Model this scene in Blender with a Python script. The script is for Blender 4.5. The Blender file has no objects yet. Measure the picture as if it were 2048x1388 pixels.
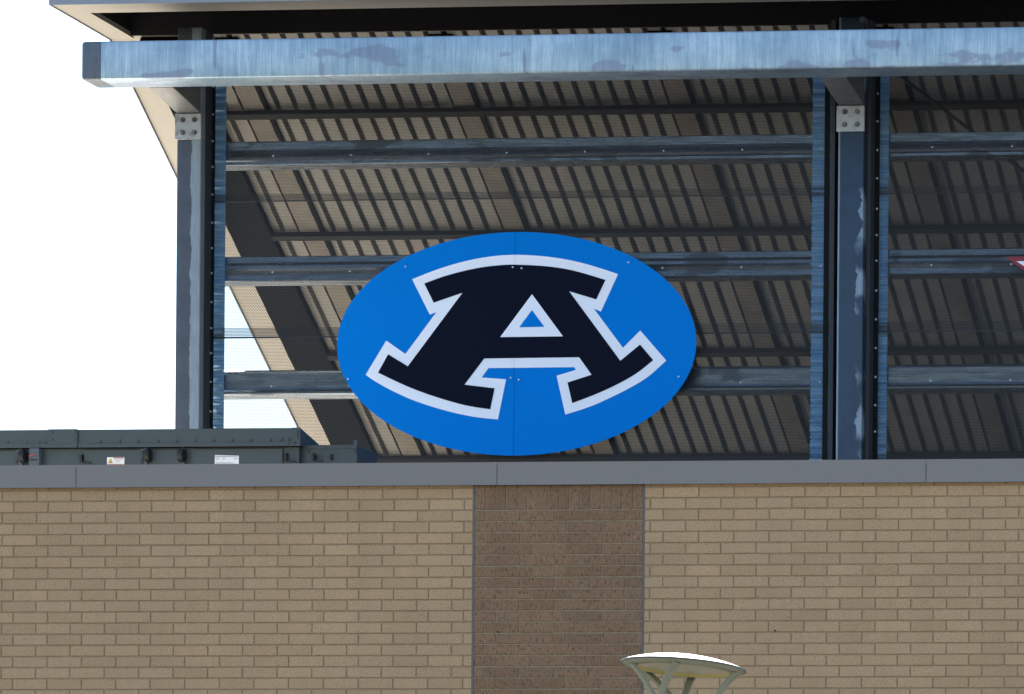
import bpy, bmesh, math, random
from mathutils import Matrix, Vector
random.seed(7)
rad = math.radians
sc = bpy.context.scene
COL = sc.collection

# ------------------------------------------------------------------ camera
FPX = 9111.0; PX = 3235.0; PY = 2320.0            # focal length and principal point in photo pixels (shift lens)
EPS = math.atan(FPX / 95800.0); ROLL = 0.008
CAM = Vector((13.3695, -38.5, 1.6))
_F = Vector((-math.sin(EPS), math.cos(EPS), 0)); _R = Vector((math.cos(EPS), math.sin(EPS), 0)); _U = Vector((0, 0, 1))
_R2 = _R * math.cos(ROLL) + _U * math.sin(ROLL); _U2 = _U * math.cos(ROLL) - _R * math.sin(ROLL)
cd = bpy.data.cameras.new("camera"); cam = bpy.data.objects.new("camera", cd); COL.objects.link(cam)
cam.matrix_world = Matrix(((_R2.x, _U2.x, -_F.x, CAM.x), (_R2.y, _U2.y, -_F.y, CAM.y), (_R2.z, _U2.z, -_F.z, CAM.z), (0, 0, 0, 1)))
cd.sensor_fit = 'HORIZONTAL'; cd.sensor_width = 36.0; cd.lens = FPX * 36.0 / 2048.0
cd.shift_x = (1024.0 - PX) / 2048.0; cd.shift_y = (PY - 694.0) / 2048.0
cd.clip_start = 0.5; cd.clip_end = 5000.0
sc.camera = cam

# ------------------------------------------------------------------ sky, sun, exposure
SUN_AZ = (-0.70, 0.71); SUN_EL = 50.0              # sun stands behind the stand, to the left
world = bpy.data.worlds.new("World"); sc.world = world; world.use_nodes = True
wn = world.node_tree; bg = wn.nodes['Background']
sky = wn.nodes.new('ShaderNodeTexSky'); sky.sky_type = 'NISHITA'; sky.sun_disc = False
sky.sun_elevation = rad(SUN_EL); sky.sun_rotation = math.atan2(SUN_AZ[0], SUN_AZ[1])
sky.air_density = 1.2; sky.dust_density = 0.6; sky.ozone_density = 1.5
wn.links.new(sky.outputs[0], bg.inputs[0]); bg.inputs[1].default_value = 0.05
sd = bpy.data.lights.new("sun", 'SUN'); sd.energy = 5.0; sd.angle = rad(0.53); sd.color = (1.0, 0.95, 0.86)
sun = bpy.data.objects.new("sun", sd); COL.objects.link(sun)
tosun = Vector((SUN_AZ[0] * math.cos(rad(SUN_EL)), SUN_AZ[1] * math.cos(rad(SUN_EL)), math.sin(rad(SUN_EL))))
sun.rotation_euler = tosun.to_track_quat('Z', 'Y').to_euler(); sun.location = tosun * 60
sc.view_settings.view_transform = 'Standard'; sc.view_settings.look = 'None'
sc.view_settings.gamma = 1.0; sc.view_settings.use_curve_mapping = False
sc.view_settings.exposure = 2.7
sc.render.engine = 'CYCLES'
sc.cycles.max_bounces = 10; sc.cycles.diffuse_bounces = 5; sc.cycles.transparent_max_bounces = 16

# ------------------------------------------------------------------ measuring helpers (photo pixel -> point on a real plane)
def ray(px, py): return _F + _R2 * ((px - PX) / FPX) + _U2 * ((PY - py) / FPX)
def at(px, py, Y):
    d = ray(px, py); t = (Y - CAM.y) / d.y
    return CAM + d * t
def XA(px, py, Y): return at(px, py, Y).x
def ZA(px, py, Y): return at(px, py, Y).z
def onplane(px, py, n, c):
    d = ray(px, py); t = (c - n.dot(CAM)) / n.dot(d)
    return CAM + d * t

# ------------------------------------------------------------------ mesh helpers
def link(o, parent=None):
    COL.objects.link(o)
    if parent is not None:
        o.parent = parent
    return o
def obj(name, me, parent=None, loc=None):
    o = bpy.data.objects.new(name, me)
    if loc is not None: o.location = loc
    return link(o, parent)
def thing(name, label, cat, loc=(0, 0, 0), group=None):
    o = bpy.data.objects.new(name, None); o.location = loc; o.empty_display_size = 0.2
    COL.objects.link(o); o['label'] = label; o['category'] = cat
    if group: o['group'] = group
    return o
class MB:
    def __init__(self): self.v = []; self.f = []; self.m = []
    def poly(self, pts, mi=0):
        b = len(self.v); self.v += [tuple(p) for p in pts]; self.f.append(tuple(range(b, b + len(pts)))); self.m.append(mi)
    def box(self, x0, x1, y0, y1, z0, z1, mi=0):
        b = len(self.v)
        self.v += [(x0, y0, z0), (x1, y0, z0), (x1, y1, z0), (x0, y1, z0), (x0, y0, z1), (x1, y0, z1), (x1, y1, z1), (x0, y1, z1)]
        for q in ((0, 3, 2, 1), (4, 5, 6, 7), (0, 1, 5, 4), (1, 2, 6, 5), (2, 3, 7, 6), (3, 0, 4, 7)):
            self.f.append(tuple(b + i for i in q)); self.m.append(mi)
    def prism(self, pts, ext, mi=0):
        # pts: planar loop, ext: extrusion vector
        n = len(pts); b = len(self.v); e = Vector(ext)
        self.v += [tuple(p) for p in pts] + [tuple(Vector(p) + e) for p in pts]
        self.f.append(tuple(b + i for i in range(n))); self.m.append(mi)
        self.f.append(tuple(b + n + i for i in reversed(range(n)))); self.m.append(mi)
        for i in range(n):
            j = (i + 1) % n
            self.f.append((b + i, b + n + i, b + n + j, b + j)); self.m.append(mi)
    def cyl(self, c, axis, r, h, n=10, mi=0, r2=None):
        a = Vector(axis).normalized(); t = a.orthogonal().normalized(); s = a.cross(t); r2 = r if r2 is None else r2
        b = len(self.v); c = Vector(c)
        for k in range(n):
            q = 2 * math.pi * k / n; self.v.append(tuple(c + (t * math.cos(q) + s * math.sin(q)) * r))
        for k in range(n):
            q = 2 * math.pi * k / n; self.v.append(tuple(c + a * h + (t * math.cos(q) + s * math.sin(q)) * r2))
        self.f.append(tuple(b + i for i in reversed(range(n)))); self.m.append(mi)
        self.f.append(tuple(b + n + i for i in range(n))); self.m.append(mi)
        for k in range(n):
            j = (k + 1) % n; self.f.append((b + k, b + j, b + n + j, b + n + k)); self.m.append(mi)
    def mesh(self, name, mats, bevel=0.0, seg=2, smooth=False):
        me = bpy.data.meshes.new(name); me.from_pydata(self.v, [], self.f)
        for p, m in zip(me.polygons, self.m): p.material_index = m
        bm = bmesh.new(); bm.from_mesh(me)
        bmesh.ops.recalc_face_normals(bm, faces=bm.faces[:])
        if bevel > 0:
            ed = [e for e in bm.edges if len(e.link_faces) == 2 and e.calc_face_angle(0) > 0.5]
            bmesh.ops.bevel(bm, geom=ed, offset=bevel, segments=seg, affect='EDGES', profile=0.5, clamp_overlap=True)
        if smooth or bevel > 0:
            for f in bm.faces: f.smooth = True
            for e in bm.edges:
                if len(e.link_faces) == 2 and e.calc_face_angle(0) > rad(40): e.smooth = False
        bm.to_mesh(me); bm.free()
        for m in (mats if isinstance(mats, (list, tuple)) else [mats]): me.materials.append(m)
        return me
    def build(self, name, mats, parent=None, bevel=0.0, seg=2, smooth=False, loc=None):
        return obj(name, self.mesh(name, mats, bevel, seg, smooth), parent, loc)
def boxpart(name, mat, parent, x0, x1, y0, y1, z0, z1, bevel=0.0, seg=2):
    m = MB(); m.box(x0, x1, y0, y1, z0, z1); return m.build(name, mat, parent, bevel, seg)

# ------------------------------------------------------------------ material helpers
class NT:
    def __init__(self, name):
        self.mat = bpy.data.materials.new(name); self.mat.use_nodes = True
        self.t = self.mat.node_tree; self.bsdf = self.t.nodes['Principled BSDF']; self.out = self.t.nodes['Material Output']
        self._pos = None
    def n(self, kind, **kw):
        nd = self.t.nodes.new(kind)
        for k, v in kw.items(): setattr(nd, k, v)
        return nd
    def l(self, a, b): self.t.links.new(a, b)
    def pos(self):
        if self._pos is None: self._pos = self.n('ShaderNodeNewGeometry').outputs['Position']
        return self._pos
    def math(self, op, a, b=None, c=None):
        nd = self.n('ShaderNodeMath', operation=op)
        for i, q in enumerate((a, b, c)):
            if q is None: continue
            if hasattr(q, 'is_linked'): self.l(q, nd.inputs[i])
            else: nd.inputs[i].default_value = q
        return nd.outputs[0]
    def noise(self, scale, stretch=(1, 1, 1), detail=4, rough=0.55, offset=(0, 0, 0)):
        mp = self.n('ShaderNodeMapping'); mp.inputs['Scale'].default_value = stretch; mp.inputs['Location'].default_value = offset
        self.l(self.pos(), mp.inputs[0])
        nz = self.n('ShaderNodeTexNoise'); nz.inputs['Scale'].default_value = scale; nz.inputs['Detail'].default_value = detail
        nz.inputs['Roughness'].default_value = rough; self.l(mp.outputs[0], nz.inputs['Vector'])
        return nz.outputs['Fac']
    def ramp(self, fac, stops):
        rp = self.n('ShaderNodeValToRGB'); e = rp.color_ramp.elements
        while len(e) > 1: e.remove(e[-1])
        e[0].position = stops[0][0]; c = stops[0][1]; e[0].color = c if len(c) == 4 else (*c, 1)
        for p, c in stops[1:]:
            q = e.new(p); q.color = c if len(c) == 4 else (*c, 1)
        self.l(fac, rp.inputs[0]); return rp.outputs[0]
    def rng(self, fac, a, b, c, d):
        m = self.n('ShaderNodeMapRange'); m.inputs[1].default_value = a; m.inputs[2].default_value = b
        m.inputs[3].default_value = c; m.inputs[4].default_value = d; self.l(fac, m.inputs[0]); return m.outputs[0]
    def mix(self, fac, a, b, blend='MIX'):
        m = self.n('ShaderNodeMix', data_type='RGBA', blend_type=blend)
        if hasattr(fac, 'is_linked'): self.l(fac, m.inputs[0])
        else: m.inputs[0].default_value = fac
        for i, q in ((6, a), (7, b)):
            if hasattr(q, 'is_linked'): self.l(q, m.inputs[i])
            else: m.inputs[i].default_value = q if len(q) == 4 else (*q, 1)
        return m.outputs[2]
    def bump(self, h, strength=0.3, dist=0.01):
        b = self.n('ShaderNodeBump'); b.inputs['Strength'].default_value = strength; b.inputs['Distance'].default_value = dist
        self.l(h, b.inputs['Height']); self.l(b.outputs[0], self.bsdf.inputs['Normal'])
    def set(self, color=None, rough=None, metal=None, spec=None):
        for nm, q in (('Base Color', color), ('Roughness', rough), ('Metallic', metal), ('Specular IOR Level', spec)):
            if q is None: continue
            if hasattr(q, 'is_linked'): self.l(q, self.bsdf.inputs[nm])
            else: self.bsdf.inputs[nm].default_value = ((*q, 1) if nm == 'Base Color' else q)
        return self.mat

def paint(name, c, rough=0.5, var=0.12, scale=3.0, metal=0.0, spec=0.5, bump=0.05):
    t = NT(name)
    a = t.noise(scale, detail=6); b = t.noise(scale * 14, detail=3)
    f = t.math('ADD', t.math('MULTIPLY', a, 0.65), t.math('MULTIPLY', b, 0.35))
    lo = tuple(q * (1 - var) for q in c); hi = tuple(min(1, q * (1 + var)) for q in c)
    col = t.ramp(f, [(0.3, lo), (0.7, hi)])
    t.set(col, t.rng(a, 0.3, 0.7, rough - 0.06, rough + 0.08), metal, spec)
    if bump: t.bump(b, bump, 0.004)
    return t.mat

def galv(name, c1, c2, c3, stretch=(1, 1, 1), streak=(70, 70, 4), rough=0.42, metal=0.75, patch_scale=1.3, patch_lo=0.56, offs=(0, 0, 0), dirt=0.35):
    """weathered hot-dip galvanised steel: fine drawn streaks, spangle, dull patches"""
    t = NT(name)
    s1 = t.noise(1.0, streak, 3, 0.6); p = t.noise(patch_scale, stretch, 5, 0.5, offs); sp = t.noise(22, (1, 1, 1), 3)
    col = t.ramp(s1, [(0.3, c1), (0.7, c2)])
    pm_ = t.rng(p, patch_lo, patch_lo + 0.03, 0, 1)
    col = t.mix(pm_, col, c3)
    col = t.mix(t.rng(sp, 0.35, 0.75, 0, dirt), col, tuple(q * 0.6 for q in c1))
    dk = t.rng(t.noise(9, stretch, 6, 0.7, (3, 1, 4)), 0.68, 0.74, 0, 0.6)
    col = t.mix(dk, col, tuple(q * 0.35 for q in c1))
    r = t.math('ADD', t.rng(s1, 0.3, 0.7, rough + 0.08, rough - 0.06), t.math('MULTIPLY', pm_, 0.14))
    t.set(col, r, metal, 0.5); t.bump(t.math('ADD', s1, t.math('MULTIPLY', sp, 0.5)), 0.12, 0.004)
    return t.mat

def brickmat(name, c_lo, c_mid, c_hi, speck, speck_amt, vertical=False, odd=None):
    t = NT(name)
    rnd = t.n('ShaderNodeObjectInfo').outputs['Random']; isl = t.n('ShaderNodeNewGeometry').outputs['Random Per Island']
    v = t.math('FRACT', t.math('ADD', rnd, isl))
    stops = [(0.0, c_lo), (0.4, c_mid), (0.85, c_hi)]
    if odd: stops += [(0.985, c_hi), (0.988, odd)]
    col = t.ramp(v, stops)
    big = t.noise(0.7, (1, 1, 1), 5, 0.6); col = t.mix(1.0, col, t.ramp(big, [(0.3, (0.9, 0.9, 0.91)), (0.7, (1.06, 1.05, 1.03))]), 'MULTIPLY')
    run = t.noise(1.0, (5, 5, 0.5), 4, 0.6, (0, 0, 9)); col = t.mix(1.0, col, t.ramp(run, [(0.35, (0.97, 0.97, 0.97)), (0.6, (1.02, 1.02, 1.02))]), 'MULTIPLY')
    grain = t.noise(95, (1, 1, 0.25) if vertical else (1, 1, 1), 3, 0.7)
    col = t.mix(1.0, col, t.ramp(grain, [(0.32, (0.72, 0.72, 0.72)), (0.68, (1.2, 1.2, 1.2))]), 'MULTIPLY')
    sp = t.noise(75, (1, 1, 0.35) if vertical else (1, 1, 1), 2, 0.5, (5, 2, 1))
    col = t.mix(t.rng(sp, speck_amt, speck_amt + 0.06, 0, 0.75), col, speck)
    t.set(col, 0.88, 0, 0.25); t.bump(t.math('SUBTRACT', grain, t.rng(sp, speck_amt, speck_amt + 0.06, 0, 0.8)), 0.35, 0.003)
    return t.mat

M = {}
M['tan_brick'] = brickmat('tan_brick', (0.4372, 0.2889, 0.1667), (0.4599, 0.3053, 0.1779), (0.4826, 0.3217, 0.1892), (0.1363, 0.0884, 0.05), 0.635, odd=(0.5, 0.335, 0.19))
M['brown_brick'] = brickmat('brown_brick', (0.2292, 0.1372, 0.07906), (0.2469, 0.1493, 0.08696), (0.267, 0.1635, 0.09488), (0.06614, 0.0392, 0.02451), 0.585, True)
M['mortar_tan'] = paint('mortar_tan', (0.3376, 0.2496, 0.1585), 0.95, 0.2, 18, spec=0.1, bump=0.4)
M['mortar_brown'] = paint('mortar_brown', (0.3335, 0.2561, 0.1834), 0.95, 0.2, 18, spec=0.1, bump=0.4)
M['sealant'] = paint('sealant', (0.099, 0.114, 0.132), 0.6, 0.1, 6)
M['coping'] = paint('coping', (0.215, 0.1955, 0.1826), 0.5, 0.05, 1.2, 0.0, 0.4, 0.1)
M['roof_membrane'] = paint('roof_membrane', (0.62, 0.6, 0.56), 0.8)
M['unit'] = paint('unit_paint', (0.02809, 0.04055, 0.04555), 0.42, 0.08, 2.0)
M['unit_dark'] = paint('unit_rubber', (0.004, 0.0045, 0.0055), 0.6)
M['unit_box'] = paint('unit_box_paint', (0.04744, 0.06325, 0.07906), 0.45, 0.08)
M['label_white'] = paint('label_white', (0.6, 0.616, 0.64), 0.5, 0.03)
M['label_ink'] = paint('label_ink', (0.2, 0.23, 0.28), 0.5, 0.03)
M['label_amber'] = paint('label_amber', (0.33, 0.216, 0.03), 0.5, 0.03)
M['label_red'] = paint('label_red', (0.27, 0.048, 0.036), 0.5, 0.03)
def beammat():
    t = NT('galvanised_beam')
    f1 = t.noise(1.0, (120, 60, 5), 4, 0.65); f2 = t.noise(1.0, (26, 26, 1.2), 4, 0.6, (3, 0, 0)); cl = t.noise(1.1, (1, 1, 1.4), 5, 0.6, (7, 0, 2))
    f = t.math('ADD', t.math('MULTIPLY', f1, 0.3), t.math('ADD', t.math('MULTIPLY', f2, 0.25), t.math('MULTIPLY', cl, 0.45)))
    col = t.ramp(f, [(0.36, (0.175, 0.265, 0.345)), (0.5, (0.29, 0.39, 0.475)), (0.64, (0.5, 0.585, 0.645))])
    sx = t.n('ShaderNodeSeparateXYZ'); t.l(t.pos(), sx.inputs[0])
    # dull lilac-grey patches, most of them along the lower edge
    hgt = t.rng(sx.outputs[2], ZBB_, ZBB_ + 0.36, 0.055, -0.05)
    pt_ = t.math('ADD', t.noise(2.6, (0.6, 1, 1.5), 5, 0.5, (1.7, 0, 5)), hgt); pm_ = t.rng(pt_, 0.618, 0.64, 0, 0.55)
    col = t.mix(pm_, col, (0.2, 0.215, 0.31))
    mp = t.n('ShaderNodeMapping'); mp.inputs['Rotation'].default_value = (0, rad(-24), 0); mp.inputs['Scale'].default_value = (7, 1, 0.9); t.l(t.pos(), mp.inputs[0])
    nz = t.n('ShaderNodeTexNoise'); nz.inputs['Scale'].default_value = 1.0; nz.inputs['Detail'].default_value = 5; t.l(mp.outputs[0], nz.inputs['Vector'])
    col = t.mix(t.rng(nz.outputs['Fac'], 0.665, 0.69, 0, 0.55), col, (0.14, 0.17, 0.24))
    sp = t.noise(40, (1, 1, 0.6), 3); col = t.mix(t.rng(sp, 0.7, 0.74, 0, 0.6), col, (0.06, 0.07, 0.09))
    t.set(col, t.math('ADD', t.rng(f, 0.35, 0.65, 0.5, 0.36), t.math('MULTIPLY', pm_, 0.12)), 0.65, 0.5)
    t.bump(t.math('ADD', f1, t.math('MULTIPLY', cl, 1.5)), 0.1, 0.004)
    return t.mat
ZBB_ = 11.95
M['beam'] = beammat()
M['beam_dark'] = galv('galvanised_dark_end', (0.0975, 0.1162, 0.1457), (0.12, 0.1425, 0.1733), (0.0825, 0.0975, 0.126), rough=0.5, metal=0.6)  # darker galvanised tone for the left end of the beam
M['arm'] = galv('galvanised_bracket', (0.144, 0.1488, 0.1536), (0.1824, 0.1872, 0.192), (0.1296, 0.1344, 0.144), rough=0.5, metal=0.45)
M['bolt'] = galv('galvanised_bolt', (0.12, 0.126, 0.132), (0.168, 0.174, 0.18), (0.096, 0.096, 0.102), (3, 3, 3), (20, 20, 20), 0.4, 0.6)
M['plate'] = galv('galvanised_plate', (0.31, 0.3224, 0.3348), (0.372, 0.3844, 0.3968), (0.248, 0.248, 0.2604), (3, 3, 3), (20, 20, 20), 0.5, 0.5, 2.5, 0.58, dirt=0.2)
M['girt'] = galv('galvanised_girt', (0.1366, 0.1674, 0.2085), (0.2411, 0.2846, 0.346), (0.1125, 0.1339, 0.1686), (0.5, 1, 1), (3, 7, 30), 0.26, 0.85, 3.0, 0.6, dirt=0.2)
M['strip'] = galv('sky_tinted_strip', (0.27, 0.56, 0.92), (0.42, 0.72, 0.98), (0.22, 0.46, 0.8), (1, 1, 6), (3, 3, 12), 0.3, 0.25, 2, 0.6, dirt=0.08)  # galvanised strip with the sky's reflection put into its blue colour
M['trim_black'] = paint('trim_black', (0.0036, 0.0042, 0.0054), 0.6, 0.2, spec=0.15)
M['flange'] = paint('flange_paint', (0.027, 0.0306, 0.03825), 0.55, 0.1, spec=0.3)
M['black'] = paint('soffit_black', (0.010, 0.009, 0.010), 0.8, 0.2, spec=0.2)
M['soffit'] = paint('soffit_beige', (0.2624, 0.2396, 0.2053), 0.55, 0.05, 1.0)
M['fascia'] = paint('fascia_metal', (0.21, 0.235, 0.29), 0.4, 0.04, 1.0)
M['deck'] = paint('deck_galvanised', (0.1952, 0.1847, 0.1685), 0.65, 0.16, 1.6, 0.0, 0.12)
M['rafter'] = paint('rafter_steel', (0.144, 0.1282, 0.108), 0.65, 0.32, 3.5, 0.0, 0.1)
M['purlin'] = paint('purlin_steel', (0.03, 0.03, 0.031), 0.9, 0.15, spec=0.02)
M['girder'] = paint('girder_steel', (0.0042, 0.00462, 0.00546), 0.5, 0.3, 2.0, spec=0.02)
M['screw'] = paint('screw_zinc', (0.42, 0.434, 0.462), 0.35, 0.05, 5, 0.6)
M['sign_blue'] = paint('sign_blue', (0.0, 0.18, 0.62), 0.6, 0.03, 0.6, spec=0.04, bump=0)
M['sign_white'] = paint('sign_white', (0.7956, 0.8307, 0.936), 0.6, 0.02, 0.8, spec=0.15, bump=0)
M['sign_navy'] = paint('sign_navy', (0.0012, 0.00385, 0.015), 0.6, 0.1, 0.8, spec=0.08, bump=0)
M['sign_red'] = paint('sign_red', (0.192, 0.0048, 0.018), 0.45, 0.04, bump=0)
M['lamp_paint'] = paint('lamp_paint', (0.2282, 0.2381, 0.1791), 0.42, 0.05, 5)
M['lamp_rim'] = paint('lamp_rim_dark', (0.06, 0.075, 0.07), 0.4)
M['lamp_lens'] = paint('lamp_lens', (0.4406, 0.414, 0.3337), 0.5, 0.03, 4)
M['lamp_gasket'] = paint('lamp_yellow_ring', (0.594, 0.522, 0.216), 0.5, 0.06, 6)  # yellow tone for the ring inside the lamp opening
M['lamp_top'] = paint('lamp_top_white', (0.8, 0.78, 0.8), 0.35, 0.02)
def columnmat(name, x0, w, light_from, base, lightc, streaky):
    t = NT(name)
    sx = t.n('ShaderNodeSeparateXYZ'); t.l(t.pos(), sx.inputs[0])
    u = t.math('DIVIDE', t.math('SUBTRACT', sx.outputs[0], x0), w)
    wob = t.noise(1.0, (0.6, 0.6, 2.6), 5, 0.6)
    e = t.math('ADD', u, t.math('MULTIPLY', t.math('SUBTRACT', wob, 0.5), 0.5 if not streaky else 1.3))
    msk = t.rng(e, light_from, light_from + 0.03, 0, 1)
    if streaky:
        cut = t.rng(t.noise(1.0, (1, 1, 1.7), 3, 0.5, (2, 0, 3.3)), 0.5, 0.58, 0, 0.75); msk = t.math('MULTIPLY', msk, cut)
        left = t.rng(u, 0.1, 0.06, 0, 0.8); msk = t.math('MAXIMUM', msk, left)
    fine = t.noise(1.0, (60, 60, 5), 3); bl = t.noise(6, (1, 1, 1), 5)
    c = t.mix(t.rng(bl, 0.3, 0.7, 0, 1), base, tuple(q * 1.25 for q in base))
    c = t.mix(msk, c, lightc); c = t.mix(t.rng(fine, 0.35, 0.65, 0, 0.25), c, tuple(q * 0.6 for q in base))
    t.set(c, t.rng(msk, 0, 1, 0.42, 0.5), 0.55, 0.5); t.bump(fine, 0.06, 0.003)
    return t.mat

def screenmat():
    t = NT('perforated_metal')
    sx = t.n('ShaderNodeSeparateXYZ'); t.l(t.pos(), sx.inputs[0])
    a = 0.0165; R = 0.0063
    u = t.math('DIVIDE', sx.outputs[0], a); v = t.math('DIVIDE', sx.outputs[2], a * 1.7320508)
    def lat(o):
        fu = t.math('MULTIPLY', t.math('SUBTRACT', t.math('FRACT', t.math('ADD', u, o)), 0.5), a)
        fv = t.math('MULTIPLY', t.math('SUBTRACT', t.math('FRACT', t.math('ADD', v, o)), 0.5), a * 1.7320508)
        return t.math('SQRT', t.math('ADD', t.math('MULTIPLY', fu, fu), t.math('MULTIPLY', fv, fv)))
    d = t.math('MINIMUM', lat(0.0), lat(0.5))
    hole = t.math('LESS_THAN', d, R)
    t.set((0.022, 0.024, 0.028), 0.5, 0.3, 0.4)
    tr = t.n('ShaderNodeBsdfTransparent'); mx = t.n('ShaderNodeMixShader')
    t.l(hole, mx.inputs[0]); t.l(t.bsdf.outputs[0], mx.inputs[1]); t.l(tr.outputs[0], mx.inputs[2]); t.l(mx.outputs[0], t.out.inputs[0])
    return t.mat
M['screen'] = screenmat()
tg = NT('ground_concrete')
g1 = tg.noise(0.15, (1, 1, 1), 6); g2 = tg.noise(9, (1, 1, 1), 4)
tg.set(tg.mix(tg.rng(g2, 0.3, 0.7, 0, 0.4), tg.ramp(g1, [(0.3, (0.05, 0.048, 0.043)), (0.7, (0.07, 0.067, 0.06))]), (0.04, 0.038, 0.035)), 0.9, 0, 0.2); tg.bump(g2, 0.3, 0.01)
M['ground'] = tg.mat

# ------------------------------------------------------------------ ground
gm = MB(); S = 1500.0
gm.poly([(-S, -S, 0), (S, -S, 0), (S, S, 0), (-S, S, 0)])
g = gm.build('ground', M['ground']); g['kind'] = 'structure'; g['label'] = 'worn asphalt ground around the stand'
tp = NT('bounce_concrete'); q1 = tp.noise(0.3, (1, 1, 1), 6); q2 = tp.noise(12, (1, 1, 1), 4)
tp.set(tp.mix(tp.rng(q2, 0.3, 0.7, 0, 0.3), tp.ramp(q1, [(0.3, (0.62, 0.575, 0.5)), (0.7, (0.7, 0.65, 0.57))]), (0.56, 0.52, 0.45)), 0.9, 0, 0.2)
M['bounce_pale'] = tp.mat  # pale concrete of the added bounce terrace
gm = MB(); gm.box(-17, 12.0, 4.13, 12.5, 0.0, 6.9); pv = gm.build('bounce_terrace', M['bounce_pale']); pv['kind'] = 'structure'; pv['label'] = 'unseen pale concrete terrace added to bounce sunlight onto the sloping canopy'  # unseen block, added to bounce sun at left and cut ground light at right

# ------------------------------------------------------------------ brick building
WX0, WX1 = -10.5, 9.5
COP_B, COP_T = 7.396, 7.583
bld = thing('brick_building', 'tan brick building wall with a darker brown brick pier and grey metal coping', 'building', (0, 0, 0))
PL0, PL1 = XA(946.5, 1150, 0) , XA(1286.5, 1150, 0)
COURSE = 0.0972; PITCH = 0.3132; J = 0.0105
Z1 = ZA(920, 998.3, 0)
# core walls and roof slab
core = MB()
core.box(WX0, PL0, 0.009, 0.32, 0, COP_B + 0.06)
core.box(PL1, WX1, 0.009, 0.32, 0, COP_B + 0.06)
core.box(WX0, WX0 + 0.3, 0.32, 4.1, 0, COP_B + 0.06); core.box(WX1 - 0.3, WX1, 0.32, 4.1, 0, COP_B + 0.06); core.box(WX0 + 0.3, WX1 - 0.3, 3.8, 4.1, 0, 7.1)
core.build('mortar_wall', M['mortar_tan'], bld)
boxpart('pier_mortar', M['mortar_brown'], bld, PL0 + 0.0005, PL1 - 0.0005, 0.0085, 0.3185, 0, COP_B + 0.055)
boxpart('roof_slab', M['roof_membrane'], bld, WX0 + 0.302, WX1 - 0.302, 0.322, 3.798, 6.85, 7.0)
for xx in (PL0, PL1): boxpart('sealant_joint', M['sealant'], bld, xx - 0.0075, xx + 0.0075, 0.002, 0.0084, 0, COP_B - 0.002)

def brick_geo(mb, x0, x1, z0, z1, yo=0.0, ch=0.0035, dep=0.05):
    b = len(mb.v); c = ch
    mb.v += [(x0 + c, yo, z0 + c), (x1 - c, yo, z0 + c), (x1 - c, yo, z1 - c), (x0 + c, yo, z1 - c),
             (x0, yo + c, z0), (x1, yo + c, z0), (x1, yo + c, z1), (x0, yo + c, z1),
             (x0, yo + dep, z0), (x1, yo + dep, z0), (x1, yo + dep, z1), (x0, yo + dep, z1)]
    for q in ((0, 1, 2, 3), (4, 5, 1, 0), (5, 6, 2, 1), (6, 7, 3, 2), (7, 4, 0, 3), (8, 9, 5, 4), (9, 10, 6, 5), (10, 11, 7, 6), (11, 8, 4, 7)):
        mb.f.append(tuple(b + i for i in q)); mb.m.append(0)
_cache = {}
def brick_obj(name, x0, x1, z0, z1, yo, mat, parent):
    w = round(x1 - x0, 3); h = round(z1 - z0, 4); k = (name, w, h)
    if k not in _cache:
        mb = MB(); brick_geo(mb, -w / 2, w / 2, -h / 2, h / 2)
        me = bpy.data.meshes.new(name); me.from_pydata(mb.v, [], mb.f); me.materials.append(mat); _cache[k] = me
    o = obj(name, _cache[k], parent, ((x0 + x1) / 2 + random.uniform(-.0012, .0012), yo, (z0 + z1) / 2 + random.uniform(-.001, .001)))
    o.rotation_euler = (random.uniform(-.004, .004), random.uniform(-.0035, .0035), random.uniform(-.004, .004))
def projpx(x, y, z):
    v = Vector((x, y, z)) - CAM; d = _F.dot(v); return PX + FPX * _R2.dot(v) / d, PY - FPX * _U2.dot(v) / d

def course_bricks(xlo, xhi, xref, row):
    """full/cut bricks of one course between xlo and xhi, a head joint centred on xref"""
    k0 = math.floor((xlo - xref) / PITCH); res = []
    k = k0
    while xref + k * PITCH < xhi:
        a = max(xref + k * PITCH + J / 2, xlo + 0.001); b = min(xref + (k + 1) * PITCH - J / 2, xhi - 0.001)
        if b - a > 0.025: res.append((a, b))
        k += 1
    return res
tan = []; rest = MB()
LA, LB = XA(905, 990, 0), XA(928.2, 1010, 0)
RA, RB = XA(1396, 1186, 0), XA(1369.8, 1209, 0)
BA, BB = XA(970.5, 1032, 0), XA(993.6, 1052, 0)
nrow = int(Z1 / COURSE)
for row in range(-1, nrow):
    zt = Z1 - (row - 1) * COURSE - 0; z1 = Z1 + COURSE * (1 - row) - COURSE + COURSE - J / 2
    z1 = Z1 + COURSE * (1 - row) - J / 2; z0 = z1 - COURSE + J
    if row == -1: z1 = COP_B + 0.03
    for (lo, hi, ra, rb) in ((WX0, PL0 - 0.0085, LA, LB), (PL1 + 0.0085, WX1, RA, RB)):
        for a, b in course_bricks(lo, hi, ra if row % 2 == 0 else rb, row):
            px, py = projpx((a + b) / 2, 0, (z0 + z1) / 2)
            vis = -20 < px < 2068 and py < 1386
            full = (b - a) > PITCH - J - 0.002
            tan.append((0 if (vis and full and row >= 0) else 1, abs(px - 1024) / 1024 + abs(py - 1150) / 400, a, b, z0, z1))
tan.sort()
NTAN = 300
for i, (q, _, a, b, z0, z1) in enumerate(tan):
    yo = random.uniform(-0.0015, 0.0015)
    if i < NTAN and q == 0: brick_obj('tan_brick', a, b, z0, z1, yo, M['tan_brick'], bld)
    else: brick_geo(rest, a, b, z0 + random.uniform(-.001, .001), z1 + random.uniform(-.001, .001), yo)
ro = rest.build('tan_brickwork', M['tan_brick'], bld); ro['kind'] = 'stuff'
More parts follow.
